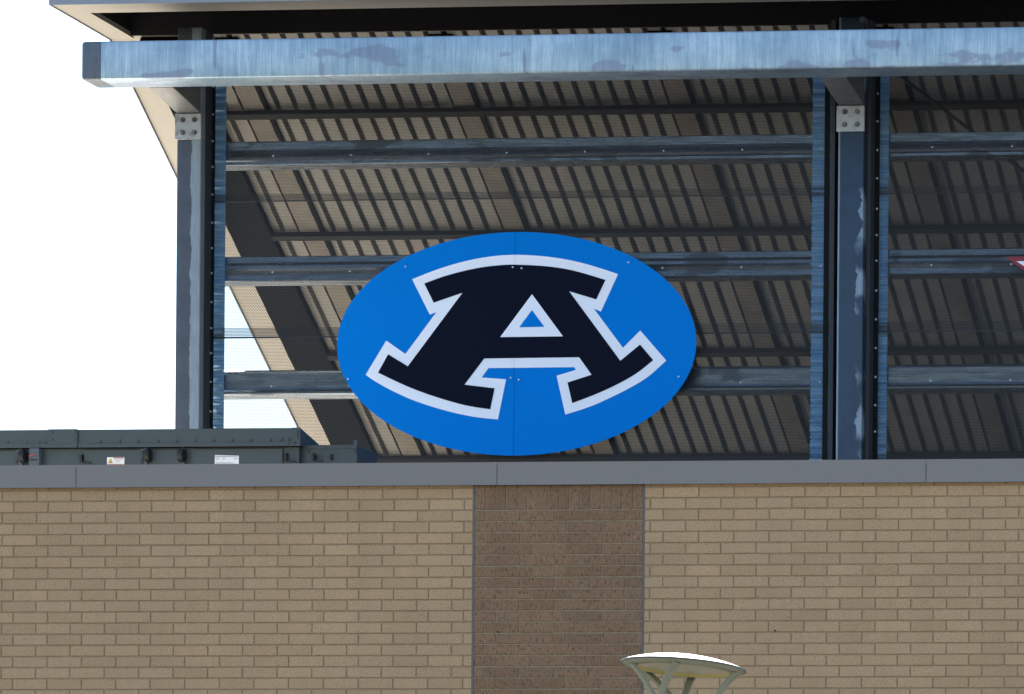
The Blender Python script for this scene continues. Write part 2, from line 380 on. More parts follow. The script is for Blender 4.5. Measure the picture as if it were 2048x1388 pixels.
# brown pier: a soldier course on top, stretcher courses below
low = MB()
SP = 0.0942; s0 = XA(991.3, 990, 0)
zt, zb = COP_B + 0.02, Z1 - COURSE + J / 2
k = math.floor((PL0 - s0) / SP)
while s0 + k * SP < PL1:
    a = max(s0 + k * SP + J / 2, PL0 + 0.009); b = min(s0 + (k + 1) * SP - J / 2, PL1 - 0.009); k += 1
    if b - a > 0.02: brick_obj('soldier_brick', a, b, zb, zt, random.uniform(-.0015, .0015), M['brown_brick'], bld)
for row in range(2, nrow):
    z1 = Z1 + COURSE * (1 - row) - J / 2; z0 = z1 - COURSE + J
    for a, b in course_bricks(PL0 + 0.008, PL1 - 0.008, BA if row % 2 == 0 else BB, row):
        yo = random.uniform(-0.0015, 0.0015); px, py = projpx((a + b) / 2, 0, z1)
        if py < 1388: brick_obj('brown_brick', a, b, z0, z1, yo, M['brown_brick'], bld)
        else: brick_geo(low, a, b, z0, z1, yo)
lo_ = low.build('brown_brickwork', M['brown_brick'], bld); lo_['kind'] = 'stuff'
for px_, py_, in ((996, 1264), (1550, 1261)):
    m = MB(); p_ = at(px_, py_, -0.003); m.cyl(p_, (0, 1, 0), 0.008, 0.004, 8); m.build('drill_hole', M['black'], bld)
# coping
jx = [WX0 - 0.05] + [XA(p, 945, -0.04) for p in (-690, 152, 994, 1852, 2700)] + [WX1 + 0.05]
for i in range(len(jx) - 1):
    a, b = jx[i] + 0.003, jx[i + 1] - 0.003
    prof = [(-0.040, COP_B), (-0.046, COP_B - 0.012), (-0.042, COP_B - 0.012), (-0.03, COP_B + 0.004), (-0.03, COP_T - 0.028), (0.33, COP_T - 0.032), (0.33, COP_T - 0.02), (-0.04, COP_T)]
    m = MB(); m.prism([(a, y, z) for y, z in prof], (b - a, 0, 0)); m.build('coping_section', M['coping'], bld)
boxpart('coping_backer', M['flange'], bld, WX0 - 0.04, WX1 + 0.04, -0.028, 0.325, COP_B + 0.03, COP_T - 0.04)

# ------------------------------------------------------------------ layout planes of the stand
YC = 4.75                       # front face of the columns
YM = 5.02                       # perforated screen
YK = 5.25                       # where the canopy starts to slope
ZK = ZA(237, 78, YK)
SLOPE = 0.62
NRM = Vector((0, SLOPE, 1)).normalized(); CDK = NRM.dot(Vector((0, YK, ZK)))
def deck(px, py): return onplane(px, py, NRM, CDK)
def dz(y): return ZK - SLOPE * (y - YK)
XEND = 12.0; YEND = YK + 19.5
EDGE = sum(deck(*q).x for q in ((353, 342), (461.5, 571), (541, 739.5), (593, 853))) / 4

# ------------------------------------------------------------------ steel frame
frame = thing('steel_frame', 'galvanised steel frame of square columns, wide top beam and horizontal rails', 'steel frame', (0, YC, 0))
def P(o):   # parts are modelled in world coordinates: cancel the thing's offset
    o.matrix_parent_inverse = Matrix.Translation(-Vector(o.parent.location)); return o
YB = 3.72
ZBT, ZBB = 0.5 * (ZA(300, 82, YB) + ZA(2000, 52, YB)), 0.5 * (ZA(300, 156, YB) + ZA(2000, 133, YB))
XB0 = XA(163, 120, YB); xcap = XA(202, 120, YB)
def round_prof(y0, y1, z0, z1, r, n=5):
    out = []
    for cy, cz_, a0 in ((y0 + r, z0 + r, 180), (y1 - r, z0 + r, 270), (y1 - r, z1 - r, 0), (y0 + r, z1 - r, 90)):
        for k in range(n + 1):
            a = rad(a0 + 90 * k / n); out.append((cy + r * math.cos(a), cz_ + r * math.sin(a)))
    return out
bp = round_prof(YB, YB + 0.36, ZBB, ZBT, 0.022)
m = MB(); m.prism([(xcap, a, b) for a, b in bp], (XEND - xcap, 0, 0)); P(m.build('top_beam', M['beam'], frame, smooth=True))
m = MB(); xs = [(XB0, 0.93), (XB0 + 0.006, 0.965), (XB0 + 0.018, 0.99), (XB0 + 0.035, 1.0), (xcap - 0.001, 1.0)]
yc_, zc_ = YB + 0.18, (ZBB + ZBT) / 2; nb = len(bp)
for x, k in xs: m.v += [(x, yc_ + (a - yc_) * k, zc_ + (b - zc_) * k) for a, b in bp]
for q in range(len(xs) - 1):
    for i in range(nb): m.f.append((q * nb + i, q * nb + (i + 1) % nb, (q + 1) * nb + (i + 1) % nb, (q + 1) * nb + i)); m.m.append(0)
m.f.append(tuple(range(nb))); m.m.append(0); m.f.append(tuple((len(xs) - 1) * nb + i for i in range(nb))); m.m.append(0)
P(m.build('beam_end', M['beam_dark'], frame, smooth=True))
cols = []
for i, (pl, pr) in enumerate(((352.5, 401), (1675, 1727))):
    x0, x1 = XA(pl, 400, YC), XA(pr, 400, YC); w = x1 - x0
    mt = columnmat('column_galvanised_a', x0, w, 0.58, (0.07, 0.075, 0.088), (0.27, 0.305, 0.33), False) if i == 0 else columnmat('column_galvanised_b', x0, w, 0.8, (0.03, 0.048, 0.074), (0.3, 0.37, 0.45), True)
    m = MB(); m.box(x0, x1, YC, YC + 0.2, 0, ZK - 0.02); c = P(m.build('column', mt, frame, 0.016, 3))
    pcz0, pcz1 = ZA((pl + pr) / 2, 280 if i == 0 else 264, YC), ZA((pl + pr) / 2, 228 if i == 0 else 212, YC)
    pm = MB(); pm.box(x0 - 0.012, x1 + 0.008, YC - 0.022, YC - 0.002, pcz0, pcz1); pp = pm.build('connection_plate', M['plate'], c, 0.004, 1)
    for ux in (0.28, 0.76):
        for uz in (0.27, 0.76):
            b = MB(); bx_ = x0 + ux * w; bz = pcz0 + uz * (pcz1 - pcz0)
            b.cyl((bx_, YC - 0.022, bz), (0, -1, 0), 0.027, 0.004, 14); b.cyl((bx_, YC - 0.026, bz), (0, -1, 0), 0.021, 0.016, 6); b.cyl((bx_, YC - 0.042, bz), (0, -1, 0), 0.011, 0.01, 10)
            b.build('bolt', M['bolt'], c)
    # bracket arm forward to the beam, its sloping underside resting on the plate
    za = pcz1 + 0.004; zb_ = ZBB - 0.002
    a = MB(); a.prism([(x0, YB + 0.362, zb_), (x0, YC - 0.001, za), (x0, YC - 0.001, ZBT - 0.02), (x0, YB + 0.362, ZBT - 0.02)], (w, 0, 0)); P(a.build('bracket_arm', M['arm'], frame, 0.012, 2))
    # dark edge channels either side of the column
    xr = XA((408 if i == 0 else 1740), 500, YC + 0.1)
    P(boxpart('edge_channel', M['flange'], frame, x1 + 0.004, xr, YC + 0.10, YC + 0.26, 6.9, ZK - 0.03))
    if i == 1:
        P(boxpart('edge_channel', M['flange'], frame, XA(1659, 500, YC + 0.1), XA(1668, 500, YC + 0.1), YC + 0.10, YC + 0.26, 6.9, ZK - 0.03))
        P(boxpart('edge_channel', M['trim_black'], frame, XA(1668, 500, YC + 0.15) + 0.002, x0 + 0.03, YC + 0.205, YC + 0.255, 6.9, ZK - 0.03))
    cols.append((x0, x1))
# strips beside the columns, behind the screen, ribs shaped to give banded reflections
def corr_strip(pl, pr):
    y = YM + 0.045; x0, x1 = XA(pl, 500, y), XA(pr, 500, y); m = MB()
    z = 6.9; prof = []
    while z < ZK - 0.4:
        h = random.choice((0.045, 0.06, 0.08, 0.11)); d = random.uniform(0.012, 0.04)
        prof += [(y, z), (y - d, z + h * 0.3), (y - d * 0.9, z + h * 0.5)]; z += h
    prof += [(y, z), (y + 0.006, z), (y + 0.006, 6.9)]
    m.prism([(x0, a, b) for a, b in prof], (x1 - x0, 0, 0)); P(m.build('ribbed_strip', M['strip'], frame))
corr_strip(424, 450); corr_strip(1624, 1660); corr_strip(1749, 1776)
# horizontal rails (girts)
GIRT = [((282, 329), (265, 306)), ((512, 562), (499, 548)), ((740, 790), (732, 781))]
rails = []
for bi in range(2):
    for gi in range(3):
        yg = YM + 0.05
        if bi == 0: p0, p1 = 428, 1659; xr0, xr1 = XA(p0, 500, yg), XA(p1, 500, yg)
        else: xr0, xr1 = XA(1741, 500, yg), XEND
        za, zb = GIRT[gi][0]; zt, zb = ZA(500, za, yg), ZA(500, zb, yg); h = zt - zb
        pf = [(0.012, 1.0), (0.006, 0.97), (0.008, 0.62), (0.0, 0.5), (-0.012, 0.36), (-0.016, 0.28), (-0.008, 0.18), (0.006, 0.13), (0.006, 0.02), (0.014, 0.0), (0.25, 0.0), (0.25, 1.0)]
        if gi == 1: pf = [(0.012, 1.0), (0.006, 0.96), (0.004, 0.75), (-0.014, 0.62), (-0.016, 0.5), (0.0, 0.4), (0.008, 0.25), (0.006, 0.03), (0.014, 0.0), (0.25, 0.0), (0.25, 1.0)]
        if gi == 2: pf = [(0.012, 1.0), (-0.006, 0.95), (0.004, 0.88), (0.008, 0.3), (0.004, 0.22), (-0.014, 0.12), (-0.012, 0.05), (0.012, 0.0), (0.25, 0.0), (0.25, 1.0)]
        m = MB(); m.prism([(xr0, yg + 0.02 + a, zb + b * h) for a, b in pf], (xr1 - xr0, 0, 0))
        P(m.build('horizontal_rail', M['girt'], frame, smooth=False)); rails.append((bi, zb, h, xr0, xr1))
# thin brace rod in the right bay
yb_ = YM + 0.3; p0, p1 = at(1790, 144, yb_), at(2120, 398, yb_)
m = MB(); m.cyl(p0, p1 - p0, 0.017, (p1 - p0).length, 10); P(m.build('brace_rod', M['trim_black'], frame))

# ------------------------------------------------------------------ perforated screens
def screen(label, pl, xr, rows_bi):
    x0 = XA(pl, 500, YM)
    t = thing('perforated_screen', label, 'metal screen', (x0, YM, 6.9), 'perforated metal screens closing the bays')
    zt = ZA(1000, 110, YM)
    m = MB(); m.poly([(x0, YM, 6.9), (xr, YM, 6.9), (xr, YM, zt), (x0, YM, zt)]); P(m.build('perforated_sheet', M['screen'], t))
    wtr = 0.105
    for a, b in ((x0, x0 + wtr), (xr - 0.05, xr)):
        P(boxpart('edge_trim', M['trim_black'], t, a, b, YM - 0.012, YM - 0.002, 6.9, zt))
    # joints of the sheets: hat channels behind with rivets
    for py, hh in ((388, 0.065), (655, 0.095), (918, 0.07)):
        zz = ZA(500, py, YM); m = MB(); m.poly([(x0, YM + 0.012, zz - hh), (xr, YM + 0.012, zz - hh), (xr, YM + 0.012, zz), (x0, YM + 0.012, zz)]); P(m.build('lap_strip', M['screen'], t))
        P(boxpart('lap_edge', M['flange'], t, x0 + 0.002, xr - 0.002, YM + 0.002, YM + 0.008, zz - hh - 0.012, zz - hh))
    zs = 8.35; m = MB()
    while zs < zt:
        m.cyl((x0 + 0.084, YM - 0.012, zs), (0, -1, 0), 0.011, 0.006, 8)
        zs += 0.27 + random.uniform(-0.03, 0.03)
    o = P(m.build('trim_rivets', M['screw'], t)); o['kind'] = 'stuff'
    m = MB()
    for bi, zb, h, a, b in rails[rows_bi * 3: rows_bi * 3 + 3]:
        xx = a + 0.62
        while xx < b:
            m.cyl((xx, YM - 0.001, zb + h * 0.3), (0, -1, 0), 0.0085, 0.006, 8); xx += 0.79
    o = P(m.build('rail_screws', M['screw'], t)); o['kind'] = 'stuff'
    return t
screen('wide perforated dark metal screen behind the blue oval sign', 408.5, XA(1658, 500, YM), 0)
screen('perforated dark metal screen right of the right-hand steel column', 1737, XEND, 1)

# ------------------------------------------------------------------ sloping canopy
can = thing('sloping_canopy', 'sloping ribbed metal canopy underside on rafters, with beige soffit edge', 'canopy', (0, YK, 0))
seams = [deck(p, y).x for p, y in ((514, 170), (940, 169), (1373, 162), (1812, 157))]
bay = (seams[3] - seams[0]) / 3
sx_ = [seams[0] - bay] + seams
while sx_[-1] < XEND: sx_.append(sx_[-1] + bay)
RP = bay / 12.1; FLW = 0.34 * RP; FLD = 0.075; YD0 = YK - 0.06
def deck_sheet(x0, x1, first):
    """one ribbed sheet: wide flats with deep narrow flutes, running down the slope"""
    prof = [(x0, 0.0)]; x = first
    while x + FLW < x1:
        if x > x0 + 0.01: prof += [(x, 0), (x + 0.010, FLD), (x + FLW - 0.03, FLD), (x + FLW, 0)]
        x += RP
    prof.append((x1, 0.0))
    m = MB(); off = Vector((0, 0, 0))
    A = [Vector((px, YD0, dz(YD0))) + NRM * h for px, h in prof]; B = [Vector((px, YEND, dz(YEND))) + NRM * h for px, h in prof]
    n = len(prof); th = NRM * 0.004
    for i in range(n - 1): m.poly([A[i], A[i + 1], B[i + 1], B[i]])
    m.poly([A[0] + NRM * (FLD + .01), B[0] + NRM * (FLD + .01), B[-1] + NRM * (FLD + .01), A[-1] + NRM * (FLD + .01)])
    return P(m.build('deck_sheet', M['deck'], can))
GX0, GX1 = onplane(509, 571, NRM, CDK - 0.09).x, onplane(589, 571, NRM, CDK - 0.09).x
RSH = onplane(934, 169, NRM, CDK - 0.034).x - deck(940, 169).x
prev = GX1 - 0.1
for s in sx_:
    if s <= prev + 0.05: continue
    deck_sheet(prev + 0.001, s - 0.001, (s - bay) + 0.095 / 0.121 * RP * 0.8 - (0 if s - bay >= prev - 0.01 else 0)); prev = s
def sloped_box(name, mat, x0, x1, h0, h1, y0=None, y1=None):
    """box following the slope between distances h0 > h1 below the deck plane"""
    y0 = YK if y0 is None else y0; y1 = YEND if y1 is None else y1; m = MB()
    L = [Vector((x, y, dz(y))) - NRM * h for y in (y0, y1) for x, h in ((x0, h0), (x1, h0), (x1, h1), (x0, h1))]
    b = 0; m.v = [tuple(p) for p in L]
    m.f = [(0, 1, 2, 3), (7, 6, 5, 4), (0, 4, 5, 1), (1, 5, 6, 2), (2, 6, 7, 3), (3, 7, 4, 0)]; m.m = [0] * 6
    return P(m.build(name, mat, can))
for s in sx_[1:]:
    if s > GX1 + 0.2:
        sloped_box('rafter_flange', M['rafter'], s - 0.212 + RSH, s - 0.004 + RSH, 0.034, 0.024)
        sloped_box('seam_shadow_strip', M['girder'], s - 0.003 + RSH, s + 0.042 + RSH, 0.032, 0.003)  # black strip standing for the shadow gap beside the rafter flange
        sloped_box('rafter_web', M['girder'], s - 0.195 + RSH, s - 0.010 + RSH, 0.0235, 0.002)  # web coloured black to stand for the shaded recess above the flange
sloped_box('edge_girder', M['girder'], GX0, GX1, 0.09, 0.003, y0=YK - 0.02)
sloped_box('edge_panel', M['soffit'], EDGE, GX0 + 0.05, 0.0, -0.14, y0=YD0)
sloped_box('edge_trim', M['fascia'], EDGE - 0.012, EDGE - 0.002, 0.02, -0.16)
sloped_box('girder_backing', M['soffit'], GX0 + 0.052, GX1 - 0.101, -0.003, -0.1, y0=YD0)
# purlins across
for py in (237, 482, 722, 930):
    c = onplane(1000, py, NRM, CDK - 0.1); y = c.y
    m = MB(); h = 0.09
    pts = [Vector((GX1 + 0.002, y + a, dz(y + a))) - NRM * b for a, b in ((-0.03, 0.036), (0.03, 0.036), (0.03, 0.095), (-0.03, 0.095))]
    m.prism(pts, (XEND - GX1, 0, 0)); P(m.build('purlin', M['purlin'], can))
# level front part: soffit trim round a black recess, fascia
lo, hi = 2.0, YK
for _ in range(60):
    mid = (lo + hi) / 2
    if ZA(105, 8, mid) > ZK: hi = mid
    else: lo = mid
YF = (lo + hi) / 2
SX0 = EDGE
FT = 0.36; ST = 0.24
P(boxpart('soffit_front_trim', M['soffit'], can, SX0, XEND, YF, YF + FT, ZK, ZK + 0.05))
P(boxpart('soffit_side_trim', M['soffit'], can, SX0, SX0 + ST, YF + FT + 0.001, YK - 0.001, ZK + 0.001, ZK + 0.05))
P(boxpart('soffit_recess', M['black'], can, SX0 + 0.01, XEND, YF + 0.02, YK + 0.02, ZK + 0.3, ZK + 0.34))
P(boxpart('recess_side', M['black'], can, SX0 + ST - 0.03, SX0 + ST - 0.002, YF + FT + 0.02, YK - 0.022, ZK + 0.052, ZK + 0.299))
P(boxpart('recess_back', M['black'], can, SX0 + ST, XEND, YD0 - 0.03, YD0 - 0.002, ZK + 0.012, ZK + 0.299))
P(boxpart('recess_front', M['black'], can, SX0 + 0.02, XEND, YF + FT - 0.03, YF + FT - 0.002, ZK + 0.052, ZK + 0.299))
P(boxpart('fascia', M['fascia'], can, SX0 - 0.01, XEND, YF - 0.012, YF - 0.001, ZK - 0.012, ZK + 0.5))
P(boxpart('side_fascia', M['fascia'], can, SX0 - 0.012, SX0 - 0.002, YF, YK - 0.002, ZK - 0.012, ZK + 0.5))
P(boxpart('canopy_top', M['fascia'], can, SX0, XEND, YF + 0.001, YK + 0.3, ZK + 0.42, ZK + 0.46))

# ------------------------------------------------------------------ oval sign with the letter A
YS = YM - 0.10
cx, cz = XA(1031.8, 687.5, YS), ZA(1031.8, 687.5, YS)
sign = thing('oval_sign', 'blue oval sign with a navy white-outlined letter A on the screen', 'sign', (cx, YS, cz))
def Z6(x, y):
    p = at(660 + x / 2.7676, 440 + y / 2.7676, YS); return (p.x, p.z)
ell = []
ax = (XA(1391.2, 687, YS) - XA(672.6, 687, YS)) / 2; az = (ZA(1031, 464, YS) - ZA(1031, 911, YS)) / 2
seam = XA(660 + 1022 / 2.7676, 687, YS)
N = 160
pts = [(cx + ax * math.cos(2 * math.pi * k / N), cz + az * math.sin(2 * math.pi * k / N)) for k in range(N)]
def clip(poly, right):
    s = 1 if right else -1; lim = seam + s * 0.0007; out = []
    for i in range(len(poly)):
        a, b = poly[i], poly[(i + 1) % len(poly)]; ia = (a[0] - lim) * s >= 0; ib = (b[0] - lim) * s >= 0
        if ia: out.append(a)
        if ia != ib:
            t = (lim - a[0]) / (b[0] - a[0]); out.append((lim, a[1] + t * (b[1] - a[1])))
    return out
for r_ in (False, True):
    m = MB(); m.prism([(x, YS, z) for x, z in clip(pts, r_)], (0, 0.006, 0)); P(m.build('sign_panel', M['sign_blue'], sign))
def arc(p):  # smooth a coarse arc with Catmull-Rom
    out = []
    for i in range(len(p) - 1):
        p0 = p[max(i - 1, 0)]; p1 = p[i]; p2 = p[i + 1]; p3 = p[min(i + 2, len(p) - 1)]
        for k in range(5):
            t = k / 5; out.append(tuple(0.5 * (2 * p1[j] + (p2[j] - p0[j]) * t + (2 * p0[j] - 5 * p1[j] + 4 * p2[j] - p3[j]) * t * t + (3 * p1[j] - p0[j] - 3 * p2[j] + p3[j]) * t ** 3) for j in (0, 1)))
    out.append(p[-1]); return out
white = arc([(455, 328), (600, 272), (750, 228), (900, 201), (1040, 193), (1200, 203), (1350, 227), (1480, 262), (1595, 300)]) + [(1500, 507), (1460, 490), (1622, 708), (1718, 612)] + \
    arc([(1862, 778), (1760, 868), (1650, 935), (1500, 1008), (1400, 1047), (1303, 1077)]) + [(1255, 862), (1362, 830), (1352, 815), (878, 820), (840, 872), (975, 882)] + \
    arc([(930, 1104), (800, 1090), (650, 1058), (480, 1005), (350, 948), (250, 893), (198, 857)]) + [(312, 668), (418, 742), (590, 510), (553, 524)]
navy = arc([(523, 352), (650, 307), (800, 270), (920, 253), (1025, 248), (1200, 257), (1350, 281), (1526, 332)]) + [(1475, 440), (1325, 395), (1608, 780), (1717, 690)] + \
    arc([(1790, 776), (1700, 847), (1600, 905), (1480, 961), (1342, 1014)]) + [(1316, 900), (1449, 857), (1380, 760), (855, 767), (745, 912), (912, 932)] + \
    arc([(888, 1048), (760, 1028), (620, 990), (480, 942), (370, 895), (267, 845)]) + [(323, 744), (432, 810), (735, 403), (575, 458)]
def layer(name, mat, poly, y, th=0.002):
    m = MB(); m.prism([(Z6(*p)[0], y, Z6(*p)[1]) for p in poly], (0, th, 0))
    o = P(m.build(name, mat, sign)); return o
layer('letter_outline', M['sign_white'], white, YS - 0.0035)
layer('letter', M['sign_navy'], navy, YS - 0.007)
layer('counter_outline', M['sign_white'], [(1120, 412), (1291, 645), (944, 649)], YS - 0.0105)
layer('counter', M['sign_blue'], [(1120, 500), (1188, 592), (1050, 595)], YS - 0.014)
P(boxpart('panel_seam', M['sign_navy'], sign, seam - 0.0006, seam + 0.0006, YS - 0.0075, YS - 0.0071, Z6(1022, 1303)[1], Z6(1022, 67)[1]))
for q in ((418, 258), (1652, 234), (1013, 262), (1062, 268), (1000, 873), (1045, 884), (100, 880), (1930, 867)):
    x, z = Z6(*q); m = MB(); m.cyl((x, YS - 0.007 if 1000 < q[0] < 1100 and q[1] < 400 else YS, z), (0, -1, 0), 0.009, 0.006, 10); P(m.build('screw', M['screw'], sign))
for xx in (-0.9, -0.3, 0.3, 0.9):
    P(boxpart('mounting_rail', M['flange'], sign, cx + xx - 0.03, cx + xx + 0.03, YS + 0.008, YM - 0.014, cz - az * 0.75, cz + az * 0.75))

# red pennant sign entering at the right
rs = thing('pennant_sign', 'tip of a crimson and white pointed sign at the right edge', 'sign', (XA(2012, 514, YS), YS, ZA(2012, 514, YS)))
def zz(pxl): p = at(pxl[0], pxl[1], YS); return p.x, p.z
m = MB(); m.prism([(zz(p)[0], YS, zz(p)[1]) for p in ((2011, 513.5), (2260, 508), (2320, 560), (2260, 640), (2120, 596))], (0, 0.006, 0)); P(m.build('sign_panel', M['sign_red'], rs))
m = MB(); m.prism([(zz(p)[0], YS - 0.003, zz(p)[1]) for p in ((2033, 522.5), (2240, 524), (2290, 562), (2240, 620), (2130, 584))], (0, 0.002, 0)); P(m.build('white_inset', M['sign_white'], rs))
P(boxpart('mounting_rail', M['flange'], rs, zz((2150, 540))[0], zz((2150, 540))[0] + 0.06, YS + 0.008, YM - 0.014, zz((2150, 590))[1], zz((2150, 520))[1]))

# ------------------------------------------------------------------ rooftop unit
YU = 1.6
ux = lambda p, y=YU: XA(p, 900, y)
uz = lambda p, y=YU: ZA(300, p, y)
unit = thing('rooftop_unit', 'dark grey rooftop air handling unit behind the coping', 'air handler', (ux(200), YU, 7.0))
UX0 = ux(-260)
ht, hb = uz(858), uz(891.5)
P(boxpart('cabinet', M['unit'], unit, UX0, ux(593), YU + 0.06, YU + 1.5, 7.0, hb - 0.012))
xj = ux(156)
def hood(x0, x1, d):
    m = MB(); m.prism([(x0, YU + d, hb), (x0, YU + d, ht), (x0, YU + 0.75, hb + 0.02), (x0, YU + 0.75, hb - 0.004)], (x1 - x0, 0, 0)); return P(m.build('hood', M['unit'], unit))
hood(UX0, xj - 0.002, 0.0); hood(xj, ux(600), 0.004)
P(boxpart('hood_lip', M['unit'], unit, UX0, xj - 0.01, YU - 0.006, YU - 0.001, hb - 0.012, hb + 0.03)); P(boxpart('hood_lip', M['unit'], unit, xj + 0.004, ux(600), YU - 0.006, YU + 0.002, hb - 0.012, hb + 0.022))
P(boxpart('joint_plate', M['unit'], unit, ux(97), xj - 0.003, YU - 0.012, YU - 0.0065, hb + 0.026, ht + 0.004))
P(boxpart('corner_plate', M['unit'], unit, ux(586), ux(601), YU - 0.010, YU - 0.0065, hb - 0.012, ht + 0.003))
bolts = [(15, 884), (53, 884), (78, 884), (91, 884), (105, 863.5), (150, 863), (105, 878), (150, 878), (200, 882.5), (239, 882.5), (276, 882.5), (315, 882.5), (353, 882.5), (390, 882), (427, 882), (464, 882), (501, 882), (540, 881.5), (563, 881), (577, 881), (577, 888), (590, 888), (595, 865), (595, 871), (595, 877)]
for bxp, byp in bolts:
    m = MB(); m.cyl((ux(bxp), YU - 0.012 if bxp in (105, 150, 595, 590) else YU - 0.006 if byp > 880 else YU, uz(byp)), (0, -1, 0), 0.011, 0.009, 6); P(m.build('bolt', M['unit'], unit))
# doors on the cabinet
dy = YU + 0.056
for a, b in ((-240, 37), (170, 287), (300, 372), (385, 566)):
    P(boxpart('access_door', M['unit'], unit, ux(a, dy), ux(b, dy), dy - 0.014, dy, 7.05, hb - 0.03))
for hx, flip in ((48, 1), (298, 1), (373, -1)):   # hinge posts with black round hand wheels
    P(boxpart('door_post', M['unit_box'], unit, ux(hx - 8, dy), ux(hx - 1, dy), dy - 0.03, dy - 0.015, 7.05, hb - 0.014))
    m = MB(); c = Vector((ux(hx + (3 if flip > 0 else -5), dy), dy - 0.05, uz(913, dy))); n = 20
    m.cyl(c + Vector((-0.025, 0, 0)), (1, 0, 0), 0.062, 0.05, 20); P(m.build('hand_wheel', M['unit_dark'], unit, 0.01, 2))
    for zz_ in (uz(903, dy), uz(924, dy)):
        P(boxpart('hinge', M['unit_dark'] if zz_ < uz(915, dy) else M['unit_box'], unit, ux(hx - 14, dy), ux(hx - 8, dy) - 0.001, dy - 0.03, dy - 0.015, zz_, zz_ + 0.018))
for lx in (162, 571, 626):
    P(boxpart('latch', M['unit_dark'], unit, ux(lx, dy), ux(lx + 5, dy), dy - 0.035, dy - 0.001, uz(924, dy), uz(909, dy)))
    m = MB(); m.cyl((ux(lx + 6, dy), dy - 0.03, uz(925.5, dy)), (1, 0, 0), 0.007, 0.08, 8); P(m.build('latch_handle', M['unit_dark'], unit))
# disconnect switch box
bx0, bx1 = ux(60, YU), ux(80, YU)
db = P(boxpart('switch_box', M['unit_box'], unit, bx0, bx1, YU - 0.02, dy - 0.001, uz(929, YU), uz(895, YU), 0.004, 1))
P(boxpart('switch_box_slot', M['unit_dark'], unit, bx0 + 0.01, bx1 - 0.012, YU - 0.026, YU - 0.021, uz(920, YU), uz(917.5, YU)))
m = MB(); a = Vector((ux(61), YU - 0.03, uz(911.5))); b = Vector((ux(72), YU - 0.03, uz(907.5))); m.cyl(a, b - a, 0.007, (b - a).length, 8); P(m.build('switch_handle', M['label_red'], unit))
# stickers
dl = dy - 0.0145
lab = P(boxpart('warning_sticker', M['label_white'], unit, ux(214.5, dl), ux(249, dl), dl - 0.003, dl, uz(931, dl), uz(914, dl)))
P(boxpart('sticker_stripe', M['label_red'], unit, ux(227, dl), ux(248, dl), dl - 0.0045, dl - 0.0031, uz(916.5, dl), uz(914.6, dl)))
P(boxpart('sticker_stripe', M['label_red'], unit, ux(215.5, dl), ux(248, dl), dl - 0.0045, dl - 0.0031, uz(928.8, dl), uz(927.6, dl)))
m = MB(); m.prism([(ux(216.5, dl), dl - 0.0045, uz(926, dl)), (ux(226.5, dl), dl - 0.0045, uz(926, dl)), (ux(221.5, dl), dl - 0.0045, uz(916, dl))], (0, 0.0014, 0)); P(m.build('warning_triangle', M['label_amber'], unit))
for k, yy in enumerate((918.5, 921, 923.5)): P(boxpart('sticker_text', M['label_ink'], unit, ux(229, dl), ux(246 - 3 * k, dl), dl - 0.0045, dl - 0.0031, uz(yy + 0.7, dl), uz(yy, dl)))
m = MB(); q = [(430, 909.5), (478, 911), (478, 930), (430, 930)]
m.prism([(ux(a, dl), dl - 0.003, uz(b + 1.5, dl)) for a, b in q], (0, 0.003, 0)); P(m.build('data_sticker', M['label_white'], unit))
for (a, b, yy, hh) in ((431, 476, 913.2, 1.5), (432, 440, 917, 0.8), (445, 452, 916.5, 0.8), (468, 475, 917.8, 1.4), (432, 438, 919.5, 0.7), (445, 450, 919.3, 0.7), (432, 466, 926, 0.6), (432, 470, 928, 0.6)):
    P(boxpart('sticker_text', M['label_ink'], unit, ux(a, dl), ux(b, dl), dl - 0.0045, dl - 0.0031, uz(yy + hh, dl), uz(yy, dl)))
# lower box on the right end
ys = YU + 0.12
P(boxpart('end_box', M['unit'], unit, ux(601, ys), ux(714, ys), ys, ys + 0.5, 7.0, uz(893.5, ys), 0.004, 1))
P(boxpart('end_box_cap', M['unit'], unit, ux(606, ys), ux(713, ys), ys - 0.008, ys - 0.001, uz(900, ys), uz(893, ys)))
P(boxpart('lifting_lug', M['unit'], unit, ux(707, ys), ux(714.5, ys), ys - 0.004, ys + 0.02, uz(894, ys), uz(883, ys)))
for a, b in ((617, 905), (650, 897), (697, 897), (710, 905)):
    m = MB(); m.cyl((ux(a, ys), ys - 0.008, uz(b, ys)), (0, -1, 0), 0.01, 0.008, 6); P(m.build('bolt', M['unit'], unit))
for a in (629, 662): P(boxpart('latch', M['unit_dark'], unit, ux(a, ys), ux(a + 3, ys), ys - 0.03, ys - 0.009, uz(923, ys), uz(912, ys)))

# ------------------------------------------------------------------ lamp post
YL = -13.0
c0 = at(1367, 1333, YL); LR = (XA(1491, 1337, YL) - XA(1243, 1337, YL)) / 2 * 0.965
lamp = thing('lamp_post', 'post-top lamp with a white domed disc held on curved grey arms', 'street lamp', (c0.x, YL, 0))
zr = c0.z
def lathe(prof, n=64):
    m = MB(); k = len(prof)
    for i in range(n):
        a = 2 * math.pi * i / n
        for r, z in prof: m.v.append((c0.x + r * math.cos(a), YL + r * math.sin(a), zr + z - r * math.cos(a) * 0.045 - r * math.sin(a) * 0.045))
    for i in range(n):
        j = (i + 1) % n
        for q in range(k - 1): m.f.append((i * k + q, j * k + q, j * k + q + 1, i * k + q + 1)); m.m.append(0)
    return m
dome = [(LR * q, 0.004 + 0.060 * (1 - q ** 2.2)) for q in [1 - k / 16 for k in range(16)]] + [(0.004, 0.064)]
o = P(lathe(dome).build('dome', M['lamp_top'], lamp, smooth=True))
